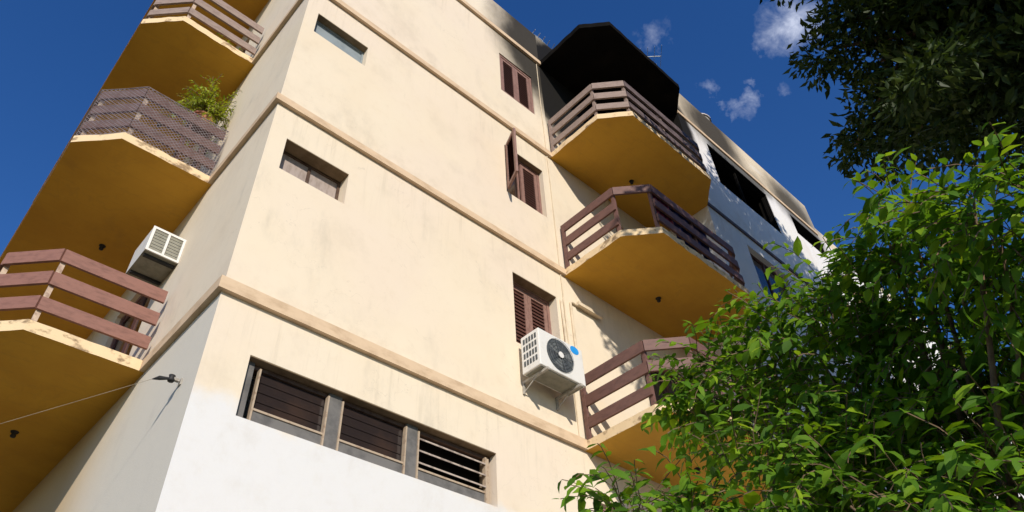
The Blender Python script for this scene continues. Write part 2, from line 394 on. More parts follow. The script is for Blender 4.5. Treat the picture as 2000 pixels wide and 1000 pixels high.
class MB:
    def __init__(self):
        self.v, self.f, self.mi = [], [], []

    def face(self, pts, mi=0):
        b = len(self.v)
        self.v += [tuple(p) for p in pts]
        self.f.append(tuple(range(b, b + len(pts))))
        self.mi.append(mi)
        return self

    def mesh(self, verts, faces, mi=0):
        b = len(self.v)
        self.v += [tuple(p) for p in verts]
        for f in faces:
            self.f.append(tuple(b + i for i in f))
            self.mi.append(mi)
        return self

    def box(self, x0, x1, y0, y1, z0, z1, mi=0):
        vs_ = [(x, y, z) for x in (x0, x1) for y in (y0, y1) for z in (z0, z1)]
        return self.mesh(vs_, [(0, 1, 3, 2), (4, 6, 7, 5), (0, 4, 5, 1), (2, 3, 7, 6), (0, 2, 6, 4), (1, 5, 7, 3)], mi)

    def obox(self, a, b, half_w, z0, z1, mi=0, tilt=0.0):
        """upright board between plan points a and b"""
        ax, ay = a
        bx_, by = b
        L = math.hypot(bx_ - ax, by - ay)
        nx, ny = -(by - ay) / L * half_w, (bx_ - ax) / L * half_w
        v = []
        for (px, py, dz) in ((ax, ay, 0), (bx_, by, tilt)):
            for s in (-1, 1):
                for z in (z0, z1):
                    v.append((px + s * nx, py + s * ny, z + dz))
        return self.mesh(v, [(0, 1, 3, 2), (4, 6, 7, 5), (0, 4, 5, 1), (2, 3, 7, 6), (0, 2, 6, 4), (1, 5, 7, 3)], mi)

    def prism(self, poly, z0, z1, mi_side=0, mi_bot=0, mi_top=0):
        n = len(poly)
        b = len(self.v)
        self.v += [(x, y, z0) for x, y in poly] + [(x, y, z1) for x, y in poly]
        self.f.append(tuple(b + i for i in reversed(range(n))))
        self.mi.append(mi_bot)
        self.f.append(tuple(b + n + i for i in range(n)))
        self.mi.append(mi_top)
        for i in range(n):
            j = (i + 1) % n
            self.f.append((b + i, b + j, b + n + j, b + n + i))
            self.mi.append(mi_side)
        return self

    def tube(self, path, radii, seg=8, mi=0, cap=True):
        path = [Vector(p) for p in path]
        if isinstance(radii, (int, float)):
            radii = [radii] * len(path)
        b = len(self.v)
        up = None
        for i, p in enumerate(path):
            t = (path[min(i + 1, len(path) - 1)] - path[max(i - 1, 0)]).normalized()
            if up is None:
                up = Vector((0, 0, 1)) if abs(t.z) < 0.9 else Vector((1, 0, 0))
            s = t.cross(up).normalized()
            u = s.cross(t).normalized()
            up = u
            for k in range(seg):
                a = 2 * math.pi * k / seg
                self.v.append(tuple(p + (s * math.cos(a) + u * math.sin(a)) * radii[i]))
        for i in range(len(path) - 1):
            for k in range(seg):
                k2 = (k + 1) % seg
                self.f.append((b + i * seg + k, b + i * seg + k2, b + (i + 1) * seg + k2, b + (i + 1) * seg + k))
                self.mi.append(mi)
        if cap:
            self.f.append(tuple(b + k for k in reversed(range(seg))))
            self.mi.append(mi)
            e = b + (len(path) - 1) * seg
            self.f.append(tuple(e + k for k in range(seg)))
            self.mi.append(mi)
        return self

    def lathe(self, c, prof, seg=20, mi=0):
        b = len(self.v)
        for r, z in prof:
            for k in range(seg):
                a = 2 * math.pi * k / seg
                self.v.append((c[0] + r * math.cos(a), c[1] + r * math.sin(a), c[2] + z))
        for i in range(len(prof) - 1):
            for k in range(seg):
                k2 = (k + 1) % seg
                self.f.append((b + i * seg + k, b + i * seg + k2, b + (i + 1) * seg + k2, b + (i + 1) * seg + k))
                self.mi.append(mi)
        return self

    def build(self, name, mats, parent=None, smooth=False, bevel=0.0, origin=None):
        V = np.array(self.v, dtype=float)
        if origin is None:
            o = Vector(((V[:, 0].min() + V[:, 0].max()) / 2, (V[:, 1].min() + V[:, 1].max()) / 2, V[:, 2].min()))
        else:
            o = Vector(origin)
        me = bpy.data.meshes.new(name)
        me.from_pydata((V - np.array(o)).tolist(), [], self.f)
        if not isinstance(mats, (list, tuple)):
            mats = [mats]
        for m in mats:
            me.materials.append(M[m] if isinstance(m, str) else m)
        me.polygons.foreach_set('material_index', self.mi)
        if smooth:
            me.polygons.foreach_set('use_smooth', [True] * len(me.polygons))
        me.update()
        ob = bpy.data.objects.new(name, me)
        col.objects.link(ob)
        WLOC[ob] = o
        if parent is not None:
            ob.parent = parent
            ob.location = o - WLOC[parent]
        else:
            ob.location = o
        if bevel:
            bm_ = ob.modifiers.new('bevel', 'BEVEL')
            bm_.width = bevel
            bm_.segments = 2
            bm_.limit_method = 'ANGLE'
        return ob


def tag(o, label, cat, group=None, kind=None):
    if label:
        o['label'] = label
    if cat:
        o['category'] = cat
    if group:
        o['group'] = group
    if kind:
        o['kind'] = kind
    return o


def thing(name, loc, label, cat, group=None):
    o = bpy.data.objects.new(name, None)
    o.empty_display_size = 0.3
    col.objects.link(o)
    o.location = loc
    WLOC[o] = Vector(loc)
    return tag(o, label, cat, group)


# ------------------------------------------------------------------ the setting
g = MB()
g.face([(-900, -900, 0), (900, -900, 0), (900, 900, 0), (-900, 900, 0)])
tag(g.build('ground', 'ground'), None, None, kind='structure')
rd = MB()
rd.face([(-400, -24, 0.004), (400, -24, 0.004), (400, -17, 0.004), (-400, -17, 0.004)])
tag(rd.build('road', 'asphalt'), None, None, kind='structure')
pv = MB()
pv.face([(-1.2, -16.85, 0.004), (26, -16.85, 0.004), (26, 0.0, 0.004), (-1.2, 0.0, 0.004)])
tag(pv.build('forecourt', 'paving'), None, None, kind='structure')
kb = MB()
kb.box(-400, 400, -17.0, -16.85, 0.0, 0.13)
tag(kb.build('kerb', 'kerb'), None, None, kind='structure')

# ------------------------------------------------------------------ the apartment building
L, YS, XR = 4.824, 1.690, 7.95
YB = -1.150                                    # front of the projecting right-hand block
LV = [ZO, ZO + 2.9, ZO + 5.70, ZO + 8.657]     # undersides of the slabs and string courses
PT = ZO + 9.85                                 # parapet top
house = thing('apartment_building', (0, 0, 0), 'cream four storey apartment block with ochre balcony undersides and soot stained top corner', 'building')


def wall_sheet(name, org, ud, nrm, u1, z0, z1, openings, depth, mat, u0=0.0, notch=None):
    """wall face with real openings and reveals; openings = (ua, ub, za, zb)"""
    org, ud, nrm = Vector(org), Vector(ud), Vector(nrm)
    P = lambda u, z, d=0.0: org + ud * u + Vector((0, 0, z)) - nrm * d
    us = sorted({u0, u1} | {v for o in openings for v in o[:2]})
    zs = sorted({z0, z1} | {v for o in openings for v in o[2:4]})
    mb = MB()
    for i in range(len(us) - 1):
        for j in range(len(zs) - 1):
            uc, zc = (us[i] + us[i + 1]) / 2, (zs[j] + zs[j + 1]) / 2
            if any(a < uc < b and c < zc < d for a, b, c, d in openings):
                continue
            mb.face([P(us[i], zs[j]), P(us[i + 1], zs[j]), P(us[i + 1], zs[j + 1]), P(us[i], zs[j + 1])])
    for a, b, c, d in openings:
        mb.face([P(a, c), P(a, d), P(a, d, depth), P(a, c, depth)])
        mb.face([P(b, c), P(b, d), P(b, d, depth), P(b, c, depth)])
        mb.face([P(a, d), P(b, d), P(b, d, depth), P(a, d, depth)])
        mb.face([P(a, c), P(b, c), P(b, c, depth), P(a, c, depth)])
    # top of the parapet, with thickness
    mb.face([P(u0, z1), P(u1, z1), P(u1, z1, 0.18), P(u0, z1, 0.18)])
    mb.face([P(u0, z1, 0.18), P(u1, z1, 0.18), P(u1, z1 - 1.0, 0.18), P(u0, z1 - 1.0, 0.18)])
    return mb.build(name, mat, house)


ROW = (0.40, 3.32, ZO - 1.13, ZO - 0.52)                       # the ribbon of three windows
SW1 = (0.21, 1.045, ZO + 1.885, ZO + 2.405)
SW2 = (0.18, 1.01, ZO + 4.72, ZO + 5.20)
SH1 = (3.725, 4.59, ZO + 1.17, ZO + 2.375)
SH2 = (3.70, 4.58, ZO + 4.02, ZO + 5.17)
SH3 = (3.695, 4.55, ZO + 6.74, ZO + 7.96)
wall_sheet('front_wall', (0, 0, 0), (1, 0, 0), (0, -1, 0), L, 0, PT, [ROW, SW1, SW2, SH1, SH2, SH3], 0.34, 'front')
side_open = [(2.66, 4.30, z + 0.14, z + 2.30) for z in LV[:3]] + [(6.4, 8.0, z + 0.14, z + 2.30) for z in LV[:3]]
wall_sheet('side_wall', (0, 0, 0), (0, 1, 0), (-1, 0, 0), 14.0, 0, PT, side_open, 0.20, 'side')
rec_open = [(6.45, 7.75, z + 0.14, z + 2.25) for z in LV[:3]] + [(4.95, 5.80, ZO - 1.85, ZO - 0.62)]
wall_sheet('recess_wall', (0, 0, 0), (1, 0, 0), (0, -1, 0), XR, 0, PT, rec_open, 0.20, 'recess', u0=L)
BW1 = (8.94, 11.36, ZO + 7.10, ZO + 8.45)
BW2 = (12.45, 14.15, ZO + 7.85, ZO + 8.52)
BW3 = (9.15, 10.6, ZO + 4.1, ZO + 5.42)
BW4 = (12.6, 14.0, ZO + 4.1, ZO + 5.42)
BW5 = (9.15, 10.6, ZO + 1.2, ZO + 2.5)
BW6 = (12.6, 14.0, ZO + 1.2, ZO + 2.5)
wall_sheet('block_front_wall', (0, YB, 0), (1, 0, 0), (0, -1, 0), 13.95, 0, PT, [BW1, BW3, BW5] + [(12.45, 13.951, BW2[2], BW2[3])], 0.25, 'block', u0=XR)
wall_sheet('block_far_wall', (0, YB + 0.004, 0), (1, 0, 0), (0, -1, 0), 30.0, 0, ZO + 9.02, [(16.5, 18.0, ZO + 6.9, ZO + 8.2), (20.5, 22.0, ZO + 6.9, ZO + 8.2), (16.5, 18.0, ZO + 4.1, ZO + 5.4), (20.5, 22.0, ZO + 4.1, ZO + 5.4)], 0.25, 'block', u0=13.95)
wall_sheet('block_return_wall', (XR, 0, 0), (0, -1, 0), (-1, 0, 0), 1.15, 0, PT, [], 0.25, 'block')
wall_sheet('parapet_end', (13.95, YB, 0), (0, 1, 0), (1, 0, 0), 6.0, ZO + 8.9, PT, [], 0.20, 'block')
r = MB()
r.box(0.19, L + 3.0, 0.19, 13.9, PT - 0.75, PT - 0.62)
r.box(XR + 0.19, 13.75, YB + 0.2, 13.9, PT - 0.76, PT - 0.63)
r.box(13.96, 29.9, YB + 0.2, 13.9, ZO + 8.2, ZO + 8.4)
r.build('roof', 'roof', house)
bk = MB()
bk.face([(0, 14, 0), (30, 14, 0), (30, 14, PT - 0.8), (0, 14, PT - 0.8)])
bk.face([(30, 14, 0), (30, YB, 0), (30, YB, PT - 0.9), (30, 14, PT - 0.9)])
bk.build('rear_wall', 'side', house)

# string courses: on the front, returning round the corner to the first balcony
for i, z in enumerate(LV):
    b = MB()
    h, e = (0.135 if i == 0 else 0.11), 0.055
    b.box(-e, L, -e, 0.0 - 0.002, z, z + h)
    b.box(-e, -0.002, -0.002, YS, z, z + h)
    o = b.build('string_course', 'band', house)
    if i == 3:
        o['label'] = 'string course below the parapet, sooty near the balcony'
for z in LV[1:]:
    b = MB()
    b.box(XR + 0.0, 13.9 if z == LV[3] else 29.9, YB - 0.03, YB - 0.002, z + 0.02, z + 0.11)
    b.build('string_course', 'frame_brown' if z < LV[3] else 'band', house)


def glazed(rect, yglass, ny, pane_mat, frame_mat, split=1, bar=0.03, name='window', lab=None):
    """a framed window standing in a front opening"""
    x0, x1, z0, z1 = rect
    f = MB()
    y0, y1 = yglass - 0.025, yglass + 0.025
    f.box(x0, x0 + bar, y0, y1, z0, z1)
    f.box(x1 - bar, x1, y0, y1, z0, z1)
    f.box(x0 + bar, x1 - bar, y0, y1, z0, z0 + bar)
    f.box(x0 + bar, x1 - bar, y0, y1, z1 - bar, z1)
    for k in range(1, split):
        xm = x0 + (x1 - x0) * k / split
        f.box(xm - bar / 2, xm + bar / 2, y0, y1, z0 + bar, z1 - bar)
    fr = f.build(name, frame_mat, house)
    if lab:
        fr['label'] = lab
    for k in range(split):
        a = x0 + (x1 - x0) * k / split + bar * 0.5
        c = x0 + (x1 - x0) * (k + 1) / split - bar * 0.5
        p = MB()
        p.box(a, c, yglass - 0.004, yglass + 0.004, z0 + bar * 0.5, z1 - bar * 0.5)
        p.build('pane', pane_mat, fr)
    return fr


# the two small bathroom windows
glazed((SW1[0], SW1[1], SW1[2], SW1[3]), 0.20, 0, 'brown_pane', 'frame_brown', 2, 0.035, lab='small two pane bathroom window with brownish glass')
glazed((SW2[0], SW2[1], SW2[2], SW2[3]), 0.13, 0, 'frosted', 'frosted', 1, 0.03, lab='small bathroom window with blue grey frosted glass')

# ribbon of three windows: piers, metal frames, louvre panes
X0, X1, Z0, Z1 = ROW
bays = [(X0 + 0.14, 1.265), (1.405, 2.17), (2.31, X1 - 0.09)]
for a, c in ((1.265, 1.405), (2.17, 2.31), (X0 + 0.002, X0 + 0.09), ):
    p = MB()
    p.box(a, c, 0.075, 0.198, Z0 + 0.002, Z1 - 0.002)
    p.build('pier', 'pier', house)
hd = MB()
hd.box(X0 + 0.004, X1 - 0.004, 0.10, 0.196, Z1 - 0.055, Z1 - 0.012)
hd.build('window_head', 'frame_brown', house)
for (xa, xb, za, zb), yb in ((ROW, .198), (SW1, .17), (SW2, .10), (SH1, .14), (SH2, .085)):   # thin brown boards on the undersides of the lintels
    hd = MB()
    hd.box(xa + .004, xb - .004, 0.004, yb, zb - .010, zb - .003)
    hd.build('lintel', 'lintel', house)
for k, (a, c) in enumerate(bays):
    f = MB()
    bw = 0.017
    for xx in (a, c - bw):
        f.box(xx, xx + bw, 0.06, 0.11, Z0, Z1 - 0.056)
    f.box(a + bw, c - bw, 0.07, 0.10, Z0 + 0.145, Z0 + 0.165)
    f.box(a + bw, c - bw, 0.07, 0.10, Z0, Z0 + 0.02)
    w = f.build('window', 'frame', house)
    w['label'] = ['left bay of the window row with closed dark louvres', 'middle bay of the window row with closed dark louvres', 'right bay of the window row with tilted open louvres'][k]
    p = MB()
    p.box(a + bw, c - bw, 0.082, 0.09, Z0 + 0.02, Z0 + 0.145)
    p.build('pane', 'pier', w)
    bkp = MB()
    bkp.box(a + bw, c - bw, 0.165, 0.175, Z0 + 0.165, Z1 - 0.056)
    bkp.build('pane', 'soot' if k == 2 else 'glass', w)
    n_s = 4 if k < 2 else 3
    for s in range(n_s):
        zc = Z0 + 0.165 + (Z1 - 0.056 - Z0 - 0.165) * (s + 0.5) / n_s
        hh = (Z1 - 0.056 - Z0 - 0.165) / n_s
        sl = MB()
        if k < 2:
            sl.mesh([(a + bw, 0.119, zc - hh * .49), (c - bw, 0.119, zc - hh * .49), (c - bw, 0.125, zc + hh * .5), (a + bw, 0.125, zc + hh * .5),
                     (a + bw, 0.118, zc - hh * .5), (c - bw, 0.118, zc - hh * .5), (c - bw, 0.131, zc + hh * .5), (a + bw, 0.131, zc + hh * .5)],
                    [(0, 1, 2, 3), (7, 6, 5, 4), (0, 4, 5, 1), (3, 2, 6, 7), (0, 3, 7, 4), (1, 5, 6, 2)])
            sl.build('slat', 'glass', w)
        else:
            dy, dz = 0.045, 0.028
            sl.mesh([(a + bw, 0.10 - dy, zc - dz), (c - bw, 0.10 - dy, zc - dz), (c - bw, 0.10 + dy, zc + dz), (a + bw, 0.10 + dy, zc + dz),
                     (a + bw, 0.10 - dy, zc - dz + .018), (c - bw, 0.10 - dy, zc - dz + .018), (c - bw, 0.10 + dy, zc + dz + .018), (a + bw, 0.10 + dy, zc + dz + .018)],
                    [(0, 1, 2, 3), (7, 6, 5, 4), (0, 4, 5, 1), (3, 2, 6, 7), (0, 3, 7, 4), (1, 5, 6, 2)])
            sl.build('slat', 'louvre', w)
jb = MB()
jb.box(X1 - 0.088, X1 - 0.05, 0.07, 0.19, Z0 + 0.002, Z1 - 0.06)
jb.build('jamb', 'frame', house)


def leaf_mesh(mb, w, h, t=0.035, slats=16):
    """a louvred shutter leaf lying in local x 0..w, z 0..h, hinged at x = 0"""
    s = 0.065
    mb.box(0, s, -t / 2, t / 2, 0, h)
    mb.box(w - s, w, -t / 2, t / 2, 0, h)
    mb.box(s, w - s, -t / 2, t / 2, 0, s)
    mb.box(s, w - s, -t / 2, t / 2, h - s, h)
    n = slats
    for i in range(n):
        z = s + (h - 2 * s) * (i + 0.5) / n
        q = (h - 2 * s) / n * 0.62
        mb.mesh([(s, -t * .38, z - q), (w - s, -t * .38, z - q), (w - s, t * .38, z + q), (s, t * .38, z + q)], [(0, 1, 2, 3)], 1)
    mb.box(s, w - s, t * 0.2, t * 0.45, s, h - s, 1)
    return mb


def shutter_window(rect, y, open_left=0.0, label=None):
    x0, x1, z0, z1 = rect
    f = MB()
    b = 0.05
    f.box(x0, x0 + b, y - 0.03, y + 0.05, z0, z1)
    f.box(x1 - b, x1, y - 0.03, y + 0.05, z0, z1)
    f.box(x0 + b, x1 - b, y - 0.03, y + 0.05, z1 - b, z1)
    f.box(x0 + b, x1 - b, y - 0.03, y + 0.05, z0, z0 + b * .6)
    w = f.build('window', 'shutter_frame', house)
    if label:
        w['label'] = label
    lw = (x1 - x0 - 2 * b) / 2
    for k in range(2):
        m = MB()
        leaf_mesh(m, lw - 0.004, z1 - z0 - b * 1.6 - 0.01)
        ang = 0.0
        if k == 0 and open_left:
            ang = -open_left
        org = Vector((x0 + b + 0.002, y - 0.002, z0 + b * .6 + 0.005))
        R = Matrix.Rotation(ang, 4, 'Z')
        if k == 1:
            R = Matrix.Rotation(0, 4, 'Z')
            org = Vector((x0 + b + lw + 0.002, y - 0.002, z0 + b * .6 + 0.005))
        if ang:
            org.y = -0.03
            org.x = x0 + 0.01
        m.v = [tuple(org + (R @ Vector(p))) for p in m.v]
        s = m.build('shutter', ['shutter_frame', 'shutter'], w)
        if ang:
            s['label'] = 'shutter leaf swung wide open'
    p = MB()
    p.box(x0 + b, x1 - b, y + 0.06, y + 0.07, z0 + .03, z1 - b)
    p.build('pane', 'glass', w)
    return w


shutter_window(SH1, 0.18, 0, 'window with closed brown louvred shutters behind the outdoor air conditioner')
shutter_window(SH3, 0.05, 0, 'top floor window with closed brown louvred shutters')
w2 = shutter_window(SH2, 0.12, math.radians(112), 'window with one brown shutter leaf swung open')
for z in (SH2[2], ):                                   # a curtain strip and inner sash behind the open leaf
    q = MB()
    q.box(SH2[0] + 0.1, SH2[0] + 0.135, 0.145, 0.165, SH2[2] + .04, SH2[3] - .06)
    q.box(SH2[0] + 0.40, SH2[0] + 0.435, 0.145, 0.165, SH2[2] + .04, SH2[3] - .06)
    q.build('sash', 'shutter_frame', w2)
shutter_window((4.95, 5.80, ZO - 1.85, ZO - 0.62), 0.08, 0, 'brown shuttered window under the lowest right balcony')


def door(org, ud, nrm, u0, u1, z0, z1, mat='shutter', burnt=False):
    """double balcony door leaf set in an opening of a wall sheet"""
    org, ud, nrm = Vector(org), Vector(ud), Vector(nrm)
    P = lambda u, z, d: org + ud * u + Vector((0, 0, z)) - nrm * d

    def bx(mb, a, b, c, d, e, f, mi=0):
        vs_ = [P(u, z, dd) for u in (a, b) for dd in (e, f) for z in (c, d)]
        mb.mesh(vs_, [(0, 1, 3, 2), (4, 6, 7, 5), (0, 4, 5, 1), (2, 3, 7, 6), (0, 2, 6, 4), (1, 5, 7, 3)], mi)
    fr = MB()
    bx(fr, u0, u0 + .05, z0, z1, .06, .14)
    bx(fr, u1 - .05, u1, z0, z1, .06, .14)
    bx(fr, u0 + .05, u1 - .05, z1 - .05, z1, .06, .14)
    d = fr.build('balcony_door', 'soot' if burnt else 'shutter_frame', house)
    um = (u0 + u1) / 2
    for a, b in ((u0 + .052, um - .004), (um + .004, u1 - .052)):
        lf = MB()
        bx(lf, a, a + .08, z0 + .02, z1 - .055, .08, .12)
        bx(lf, b - .08, b, z0 + .02, z1 - .055, .08, .12)
        bx(lf, a + .08, b - .08, z1 - .14, z1 - .055, .08, .12)
        bx(lf, a + .08, b - .08, z0 + .02, z0 + .12, .08, .12)
        bx(lf, a + .08, b - .08, z0 + .12, z1 - .14, .095, .105, 1)
        lf.build('door_leaf', ['soot', 'soot'] if burnt else ['shutter', 'glass'], d)
    return d


for o in side_open:
    door((0, 0, 0), (0, 1, 0), (-1, 0, 0), *o)
for i, o in enumerate(rec_open[:3]):
    door((0, 0, 0), (1, 0, 0), (0, -1, 0), *o, burnt=(i == 2))


# burnt-out rooms behind the block windows, ordinary windows below
def room(rect, y, name='burnt_room', depth=2.2, mat='soot', x1lim=None):
    x0, x1, z0, z1 = rect
    m = MB()
    a, b, c, d, e, f = x0 - .5, x1 + .5, y + 0.25, y + depth, z0 - .6, z1 + .25
    vs_ = [(x, yy, z) for x in (a, b) for yy in (c, d) for z in (e, f)]
    m.mesh(vs_, [(0, 1, 3, 2), (4, 6, 7, 5), (2, 3, 7, 6), (0, 2, 6, 4), (1, 5, 7, 3)])
    return m.build(name, mat, house)


room(BW1, YB)
for xa, xb, za, zb in (BW1, (12.45, 13.94, BW2[2], BW2[3])):
    m = MB()
    e = .006
    m.box(xa + e, xb - e, YB + .012, YB + .249, zb - .012, zb - e)
    m.box(xa + e, xa + .012, YB + .012, YB + .249, za + e, zb - .013)
    m.box(xb - .012, xb - e, YB + .012, YB + .249, za + e, zb - .013)
    m.build('burnt_reveal', 'soot', house)
room((12.45, 13.4, BW2[2], BW2[3]), YB)
for rect in (BW1, ):
    x0, x1, z0, z1 = rect
    f = MB()
    f.box(x0, x0 + .05, YB + .08, YB + .13, z0, z1)
    f.box(x1 - .05, x1, YB + .08, YB + .13, z0, z1)
    f.box(x0 + .05, x1 - .05, YB + .08, YB + .13, z1 - .05, z1)
    f.box((x0 + x1) / 2 - .02, (x0 + x1) / 2 + .02, YB + .08, YB + .13, z0, z1 - .05)
    w = f.build('window', 'soot', house)
    w['label'] = 'burnt out window hole with blackened frame'
for rect in (BW3, BW5):
    x0, x1, z0, z1 = rect
    f = MB()
    for xa in (x0, (x0 + x1) / 2 - .03, x1 - .06):
        f.box(xa, xa + .06, YB + .1, YB + .16, z0, z1)
    f.box(x0 + .06, x1 - .06, YB + .102, YB + .158, z1 - .06, z1)
    f.box(x0 + .06, x1 - .06, YB + .102, YB + .158, z0, z0 + .05)
    w = f.build('window', 'shutter', house)
    for a, b in ((x0 + .06, (x0 + x1) / 2 - .03), ((x0 + x1) / 2 + .03, x1 - .06)):
        p = MB()
        p.box(a, b, YB + .125, YB + .135, z0 + .05, z1 - .06)
        p.build('pane', 'glass', w)
for x0, x1, z0, z1 in ((16.5, 18.0, ZO + 6.9, ZO + 8.2), (20.5, 22.0, ZO + 6.9, ZO + 8.2), (16.5, 18.0, ZO + 4.1, ZO + 5.4), (20.5, 22.0, ZO + 4.1, ZO + 5.4)):
    f = MB()
    for xa in (x0, (x0 + x1) / 2 - .03, x1 - .06):
        f.box(xa, xa + .06, YB + .1, YB + .16, z0, z1)
    f.box(x0 + .055, x1 - .055, YB + .102, YB + .158, z1 - .06, z1 - .002)
    f.box(x0 + .055, x1 - .055, YB + .102, YB + .158, z0 + .002, z0 + .05)
    w = f.build('window', 'shutter', house)
    p = MB()
    p.box(x0 + .01, x1 - .01, YB + .165, YB + .175, z0, z1)
    p.build('pane', 'glass', w)


# ------------------------------------------------------------------ balconies
ST = 0.125                      # slab thickness
BOARDS = [(0.29, 0.44), (0.605, 0.765), (0.915, 1.075)]


def chipped(poly, step=0.11, amp=0.006, seed=0):
    """edge polyline of a slab with small chips and wobbles"""
    rr = random.Random(seed)
    out = []
    for i in range(len(poly)):
        a, b = Vector(poly[i]), Vector(poly[(i + 1) % len(poly)])
        n = max(1, int((b - a).length / step)) if i < len(poly) - 2 else 1
        nv = Vector((-(b - a).y, (b - a).x)).normalized()
        am = amp if (b - a).length < 5 else 0.0
        for k in range(n):
            p = a + (b - a) * k / n
            if 0 < k:
                p = p + nv * rr.uniform(-am, am)
            out.append((p.x, p.y))
    return out


def railing(parent, line, z, mat, post_mat, boards=BOARDS, skip=(), posts=(), tilt=None, pz=1.05):
    """boards along a plan polyline; every board is a piece of its own"""
    for s in range(len(line) - 1):
        a, b = Vector(line[s]), Vector(line[s + 1])
        d = (b - a).normalized()
        for k, (za, zb) in enumerate(boards):
            if (s, k) in skip:
                continue
            m = MB()
            e0 = 0.0 if s == 0 else 0.004
            aa, bb = a + d * e0, b - d * 0.004
            m.obox(tuple(aa), tuple(bb), 0.016, z + za, z + zb, tilt=rng.uniform(-.008, .008))
            m.build('rail_board', mat if isinstance(mat, str) else mat[s], parent)
    for (px, py) in posts:
        m = MB()
        m.box(px - .025, px + .025, py - .025, py + .025, z + ST, z + pz)
        m.build('post', post_mat, parent)


def soffit_lamp(parent, x, y, z):
    m = MB()
    m.lathe((x, y, z - 0.10), [(0.0, 0.03), (0.025, 0.034), (0.032, 0.05), (0.022, 0.07), (0.04, 0.088), (0.045, 0.099)], 14)
    m.build('lamp_holder', 'black', parent, smooth=True)


# right-hand balconies in the recess
RP = [(L, 0.0), (L, -1.145), (L + 0.41, -1.592), (7.46, -1.592), (XR - 0.004, -1.150), (XR - 0.004, 0.0)]
RL = [(L + .035, -0.03), (L + .035, -1.13), (L + .425, -1.557), (7.445, -1.557), (XR - 0.03, -1.175)]
RIGHT = {}
for i in range(4):
    z = LV[i]
    m = MB()
    poly = chipped(RP, seed=i)
    if i == 3:
        m.prism(poly, z, z + 0.14, 0, 1, 0)
        bal = m.build('balcony_canopy', ['soot', 'soot'], house)
        bal['label'] = 'burnt black canopy over the top balcony'
        continue
    m.prism(poly, z, z + ST, 0, 1, 0)
    bal = m.build('balcony', ['slab_edge', 'soffit'], house)
    RIGHT[i] = bal
    bal['label'] = ['lowest right balcony, half hidden by leaves', 'middle right balcony with dark rail and draped cloths', 'top right balcony below the burnt canopy'][i]
    soffit_lamp(bal, 6.35, -0.6, z)
    corner_posts = [RL[0], (L + .075, -1.09), (L + .445, -1.51), (7.42, -1.51), (6.3, -1.51)]
    corner_posts[0] = (L + .035, -0.07)
    if i == 2:
        railing(bal, RL, z, ['rail_grey', 'rail_grey', 'rail_burnt', 'rail_burnt'], 'rail_grey', posts=corner_posts)
    elif i == 1:
        railing(bal, RL, z, 'rail_dark', 'rail_dark', skip={(1, 0), (1, 1)}, posts=corner_posts)
    else:
        railing(bal, RL, z, 'rail_dark', 'rail_dark', skip={(1, 0)}, posts=corner_posts)

# left-hand balconies along the side wall
YE = 10.5
LP = [(0.0, YE), (-1.592, YE), (-1.592, YS + .455), (-1.15, YS), (0.0, YS)]
LP = [(0.0, YS), (-1.15, YS), (-1.592, YS + .455), (-1.592, YE), (0.0, YE)]
LL = [(-0.045, YS + .035), (-1.135, YS + .035), (-1.557, YS + .47), (-1.557, YE - .04)]
LEFT = {}
for i in range(4):
    z = LV[i]
    m = MB()
    poly = chipped(LP, seed=20 + i)
    m.prism(poly, z, z + ST, 0, 1, 0)
    bal = m.build('balcony' if i < 3 else 'balcony_canopy', ['slab_edge', 'soffit'], house)
    LEFT[i] = bal
    bal['label'] = ['lowest left balcony with three pink brown rail boards', 'middle left balcony wrapped in grey netting', 'upper left balcony with greyed rail boards', 'ochre canopy over the upper left balcony'][i]
    soffit_lamp(bal, -0.62, 3.72, z)
    if i == 3:
        continue
    mats = ['rail', 'rail_dark', 'rail_grey'][i]
    railing(bal, LL, z, mats, 'post', posts=[(-1.10, YS + .075), (-1.515, YS + .50), (-1.515, 4.4), (-1.515, 7.0)])

# netting tied over the middle left balcony: diagonal cords, one part
z = LV[1]
net = MB()
NL = [(-0.02, YS + .008), (-1.15, YS + .008), (-1.585, YS + .455), (-1.585, 4.6)]
H0, H1 = 0.13, 1.10
cell = 0.058
for s in range(3):
    a, b = Vector(NL[s]), Vector(NL[s + 1])
    ln = (b - a).length
    d = (b - a) / ln
    k = -int((H1 - H0) / cell) - 1
    while k * cell < ln:
        for sg in (1, -1):
            u0 = k * cell
            pts = [(u0, H0), (u0 + (H1 - H0), H1)] if sg == 1 else [(u0, H1), (u0 + (H1 - H0), H0)]
            (ua, za), (ub, zb) = pts
            if ub <= 0 or ua >= ln:
                continue
            if ua < 0:
                za += (zb - za) * (0 - ua) / (ub - ua)
                ua = 0
            if ub > ln:
                zb = za + (zb - za) * (ln - ua) / (ub - ua)
                ub = ln
            sag = lambda u: 0.012 * math.sin(u * 9 + s)
            p, q = a + d * ua, a + d * ub
            w = 0.0052
            net.mesh([(p.x, p.y, z + za - w + sag(ua)), (q.x, q.y, z + zb - w + sag(ub)), (q.x, q.y, z + zb + w + sag(ub)), (p.x, p.y, z + za + w + sag(ua))], [(0, 1, 2, 3)])
        k += 1
    p, q = a, b
    for hz in (H0, H1):
        net.tube([(p.x, p.y, z + hz), ((p.x + q.x) / 2, (p.y + q.y) / 2, z + hz - .01), (q.x, q.y, z + hz)], 0.007, 6)
netting = net.build('netting', 'net', LEFT[1])
netting['kind'] = 'stuff'
netting['label'] = 'grey diamond mesh netting tied over the railing'

